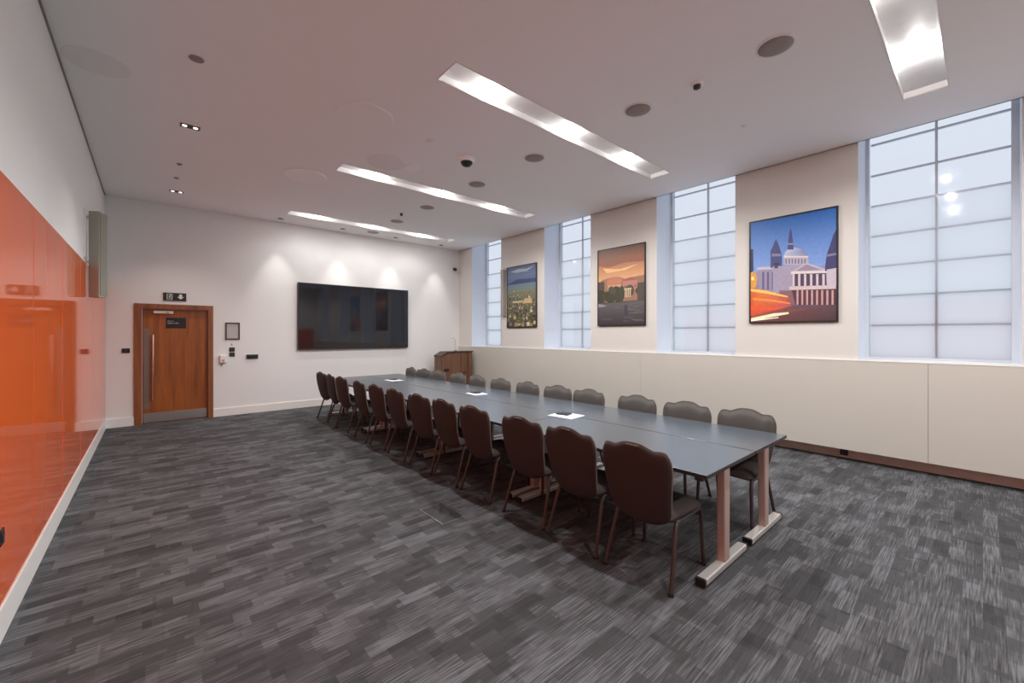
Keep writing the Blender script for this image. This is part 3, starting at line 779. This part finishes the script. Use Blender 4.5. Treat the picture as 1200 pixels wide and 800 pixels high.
def picture(ymid, label, paint):
    W, Hh = 1.0, 1.44
    r = empty('wall_picture', (XR, ymid, 1.785), label, 'picture', 'large pictures between the windows')
    q = MB(); t = 0.018
    q.box(-0.034, -0.0015, -W / 2 - t, -W / 2, -t, Hh + t, 'black').box(-0.034, -0.0015, W / 2, W / 2 + t, -t, Hh + t, 'black')
    q.box(-0.034, -0.0015, -W / 2, W / 2, -t, 0, 'black').box(-0.034, -0.0015, -W / 2, W / 2, Hh, Hh + t, 'black')
    q.build('frame', r)
    MB().box(-0.026, -0.0015, -W / 2, W / 2, 0, Hh, 'dark').build('backing', r)
    c = Canvas(); paint(c); c.build(r, W, Hh)

def p_cathedral(c):
    def T(x, y):  # reading of the print
        u = (x - 55) / 495; yt = 145 - 95 * u; yb = 735 - 15 * u
        return (u, 1 - (y - yt) / (yb - yt))
    def pl(pts, col): c.poly([T(*p) for p in pts], col)
    c.rect(0, 0.5, 1, 1, (120, 152, 208), (34, 100, 178)); c.rect(0, 0, 1, 0.5, (70, 50, 62), (140, 140, 185))
    pl([(55, 300), (72, 300), (74, 430), (55, 440)], (40, 50, 84))
    # left wing
    pl([(100, 420), (130, 405), (270, 400), (300, 560), (100, 560)], (142, 132, 158))
    pl([(96, 408), (280, 398), (280, 412), (96, 424)], (186, 178, 190))
    for x in (130, 160, 190, 220): pl([(x, 435), (x + 12, 435), (x + 12, 540), (x, 540)], (92, 84, 120))
    # left tower
    pl([(182, 410), (182, 310), (200, 270), (215, 236), (232, 272), (250, 330), (252, 410)], (62, 66, 112))
    pl([(205, 380), (212, 410), (235, 410), (232, 378)], (40, 40, 78))
    pl([(190, 325), (246, 325), (246, 340), (190, 342)], (120, 116, 150))
    # drum and dome
    pl([(262, 390), (262, 345), (400, 345), (404, 395)], (170, 162, 176))
    pts = [(260 + 70 - 70 * math.cos(t * PI / 12), 348 - 62 * math.sin(t * PI / 12)) for t in range(13)]
    pl(pts, [(176, 182, 205)] * 6 + [(120, 128, 168)] * 7)
    for i in range(7): pl([(272 + i * 18, 355), (280 + i * 18, 355), (280 + i * 18, 384), (272 + i * 18, 384)], (112, 104, 132))
    pl([(262, 338), (402, 338), (402, 347), (262, 347)], (208, 200, 200))
    # lantern and spire
    pl([(284, 300), (288, 250), (298, 180), (306, 178), (316, 250), (320, 300)], (64, 66, 118))
    pl([(286, 262), (318, 262), (318, 270), (286, 270)], (150, 144, 170))
    # nave wall
    pl([(196, 400), (420, 392), (440, 440), (440, 560), (196, 560)], (154, 144, 166))
    pl([(205, 395), (216, 388), (226, 396), (228, 412), (206, 412)], (60, 50, 82))
    # pediment and portico
    pl([(306, 432), (392, 378), (500, 420), (500, 436)], (182, 170, 180))
    pl([(330, 428), (392, 388), (476, 422)], (142, 128, 150))
    pl([(304, 432), (500, 426), (500, 440), (304, 446)], (212, 200, 196))
    pl([(310, 446), (496, 440), (500, 522), (310, 524)], (70, 56, 84))
    for i in range(6): pl([(312 + i * 33, 446), (325 + i * 33, 446), (325 + i * 33, 522), (312 + i * 33, 522)], (202, 186, 190))
    pl([(296, 520), (548, 512), (548, 534), (296, 542)], (198, 182, 182))
    pl([(300, 542), (548, 534), (548, 628), (300, 632)], (78, 46, 58))
    for i in range(8): pl([(336 + i * 27, 542), (347 + i * 27, 541), (347 + i * 27, 628), (336 + i * 27, 630)], (188, 150, 146))
    pl([(236, 545), (310, 545), (330, 632), (240, 620)], (130, 92, 100))
    # right tower
    pl([(492, 400), (500, 330), (516, 280), (534, 215), (550, 180), (550, 420), (492, 430)], (58, 58, 104))
    pl([(500, 420), (550, 410), (550, 515), (500, 515)], (190, 178, 190)); pl([(498, 330), (550, 320), (550, 334), (498, 344)], (128, 116, 140))
    # street lights and traffic trails
    pl([(55, 440), (85, 436), (100, 470), (90, 530), (55, 536)], (214, 150, 70)); pl([(60, 468), (76, 466), (78, 484), (62, 486)], (255, 240, 150))
    pl([(55, 532), (130, 540), (290, 585), (320, 668), (55, 700)], [(196, 92, 50), (214, 120, 60), (170, 78, 72), (176, 70, 84), (206, 76, 36)])
    pl([(55, 536), (150, 546), (286, 578), (286, 586), (140, 562), (55, 552)], (255, 190, 96))
    pl([(70, 590), (200, 600), (300, 618), (300, 626), (190, 612), (70, 604)], (240, 138, 62))
    pl([(55, 640), (320, 650), (324, 662), (55, 664)], (226, 84, 44))
    pl([(300, 640), (548, 628), (548, 722), (55, 736), (60, 700)], [(96, 70, 74), (86, 66, 76), (70, 52, 60), (110, 60, 52), (150, 80, 60)])
    pl([(58, 712), (200, 682), (290, 674), (292, 684), (150, 712), (58, 732)], (250, 232, 190))
    pl([(60, 724), (230, 704), (232, 709), (60, 731)], (255, 250, 230))

def p_sunset(c):
    c.rect(0, 0.86, 1, 1, (140, 102, 84), (112, 80, 68)); c.rect(0, 0.72, 1, 0.86, (196, 140, 98), (140, 102, 84)); c.rect(0, 0.5, 1, 0.72, (226, 176, 128), (196, 140, 98), )
    c.poly([(0, 0.90), (0.3, 0.86), (0.7, 0.9), (1, 0.86), (1, 0.78), (0.6, 0.80), (0.25, 0.76), (0, 0.80)], (148, 96, 74))
    c.poly([(0.1, 0.76), (0.5, 0.72), (0.9, 0.76), (0.6, 0.70), (0.2, 0.69)], (236, 184, 130))
    c.poly([(0, 0.56), (0.08, 0.60), (0.2, 0.62), (0.42, 0.63), (0.6, 0.59), (0.75, 0.60), (1, 0.61), (1, 0.3), (0, 0.3)], (150, 108, 88))
    c.poly([(0.2, 0.60), (0.4, 0.63), (0.55, 0.58), (0.5, 0.52), (0.2, 0.52)], (186, 120, 92))
    c.rect(0.22, 0.46, 0.52, 0.52, (204, 158, 122)); c.rect(0.55, 0.42, 0.86, 0.56, (176, 122, 112))
    for i in range(9): c.rect(0.24 + i * 0.07, 0.47, 0.27 + i * 0.07, 0.50, (120, 78, 70))
    c.poly([(0.54, 0.56), (0.70, 0.60), (0.88, 0.56)], (158, 86, 78))
    c.rect(0.0, 0.36, 0.14, 0.58, (78, 66, 58))
    rnd = random.Random(4)
    for i in range(26):
        x = rnd.uniform(0, 1); y = rnd.uniform(0.34, 0.44); w_ = rnd.uniform(0.05, 0.12); hh = rnd.uniform(0.04, 0.09)
        g = rnd.uniform(0.8, 1.15)
        c.poly([(x + w_ * math.cos(k * PI / 4) * 0.9, y + hh * math.sin(k * PI / 4)) for k in range(8)], (int(66 * g), int(66 * g), int(46 * g)))
    for k in range(4): c.rect(0.60 + k * 0.035, 0.35, 0.618 + k * 0.035, 0.45, (216, 196, 160))
    c.rect(0.58, 0.45, 0.74, 0.465, (206, 176, 146))
    c.rect(0.86, 0.28, 1.0, 0.52, (74, 70, 60))
    c.rect(0, 0, 1, 0.29, (52, 46, 52), (92, 88, 90))
    c.poly([(0, 0.29), (0.12, 0.27), (0.2, 0.25), (0, 0.24)], (142, 142, 146))
    for i in range(14):
        x = rnd.uniform(0, 0.85); y = rnd.uniform(0.03, 0.24); c.rect(x, y, x + rnd.uniform(0.08, 0.2), y + 0.006, (112, 106, 108))
    c.rect(0.58, 0.12, 0.66, 0.25, (66, 58, 68))

def p_city(c):
    c.rect(0, 0.84, 1, 1, (96, 112, 140), (78, 92, 124)); c.rect(0, 0.70, 1, 0.84, (70, 88, 132), (96, 112, 140))
    c.poly([(0.1, 0.93), (0.4, 0.96), (0.7, 0.94), (0.95, 0.97), (0.7, 0.90), (0.3, 0.90)], (150, 160, 176))
    c.poly([(0, 0.72), (0.35, 0.79), (0.6, 0.78), (1, 0.77), (1, 0.70), (0, 0.68)], (52, 66, 106))
    c.rect(0, 0.58, 1, 0.71, (110, 122, 104), (98, 122, 138))
    c.rect(0, 0, 1, 0.58, (62, 62, 44), (116, 114, 92))
    rnd = random.Random(9)
    for i in range(260):
        y = 0.60 * (1 - i / 260) ** 1.15; s_ = 0.02 + 0.09 * (0.6 - y)
        x = rnd.uniform(0.0, 0.96); w_ = s_ * rnd.uniform(0.6, 1.6); hh = s_ * rnd.uniform(0.3, 0.8)
        base = rnd.choice([(176, 158, 116), (136, 122, 92), (92, 104, 60), (70, 78, 46), (196, 180, 142), (104, 88, 70), (58, 60, 52), (150, 152, 150), (84, 70, 60)])
        k = rnd.uniform(0.75, 1.1)
        c.poly([(x, y), (x + w_, y + s_ * 0.1), (x + w_, y + hh), (x + w_ * 0.5, y + hh * 1.25), (x, y + hh)], tuple(int(q * k) for q in base))
    c.rect(0.20, 0.40, 0.55, 0.43, (188, 176, 140)); c.poly([(0.55, 0.38), (0.62, 0.46), (0.85, 0.46), (0.88, 0.38)], (190, 164, 122))

picture(1.73, 'large picture of a pale domed cathedral at dusk with orange traffic trails', p_cathedral)
picture(4.45, 'large picture of an orange sunset over pink buildings above dark water', p_sunset)
picture(7.19, 'large picture of a hazy city panorama under a blue sky', p_city)
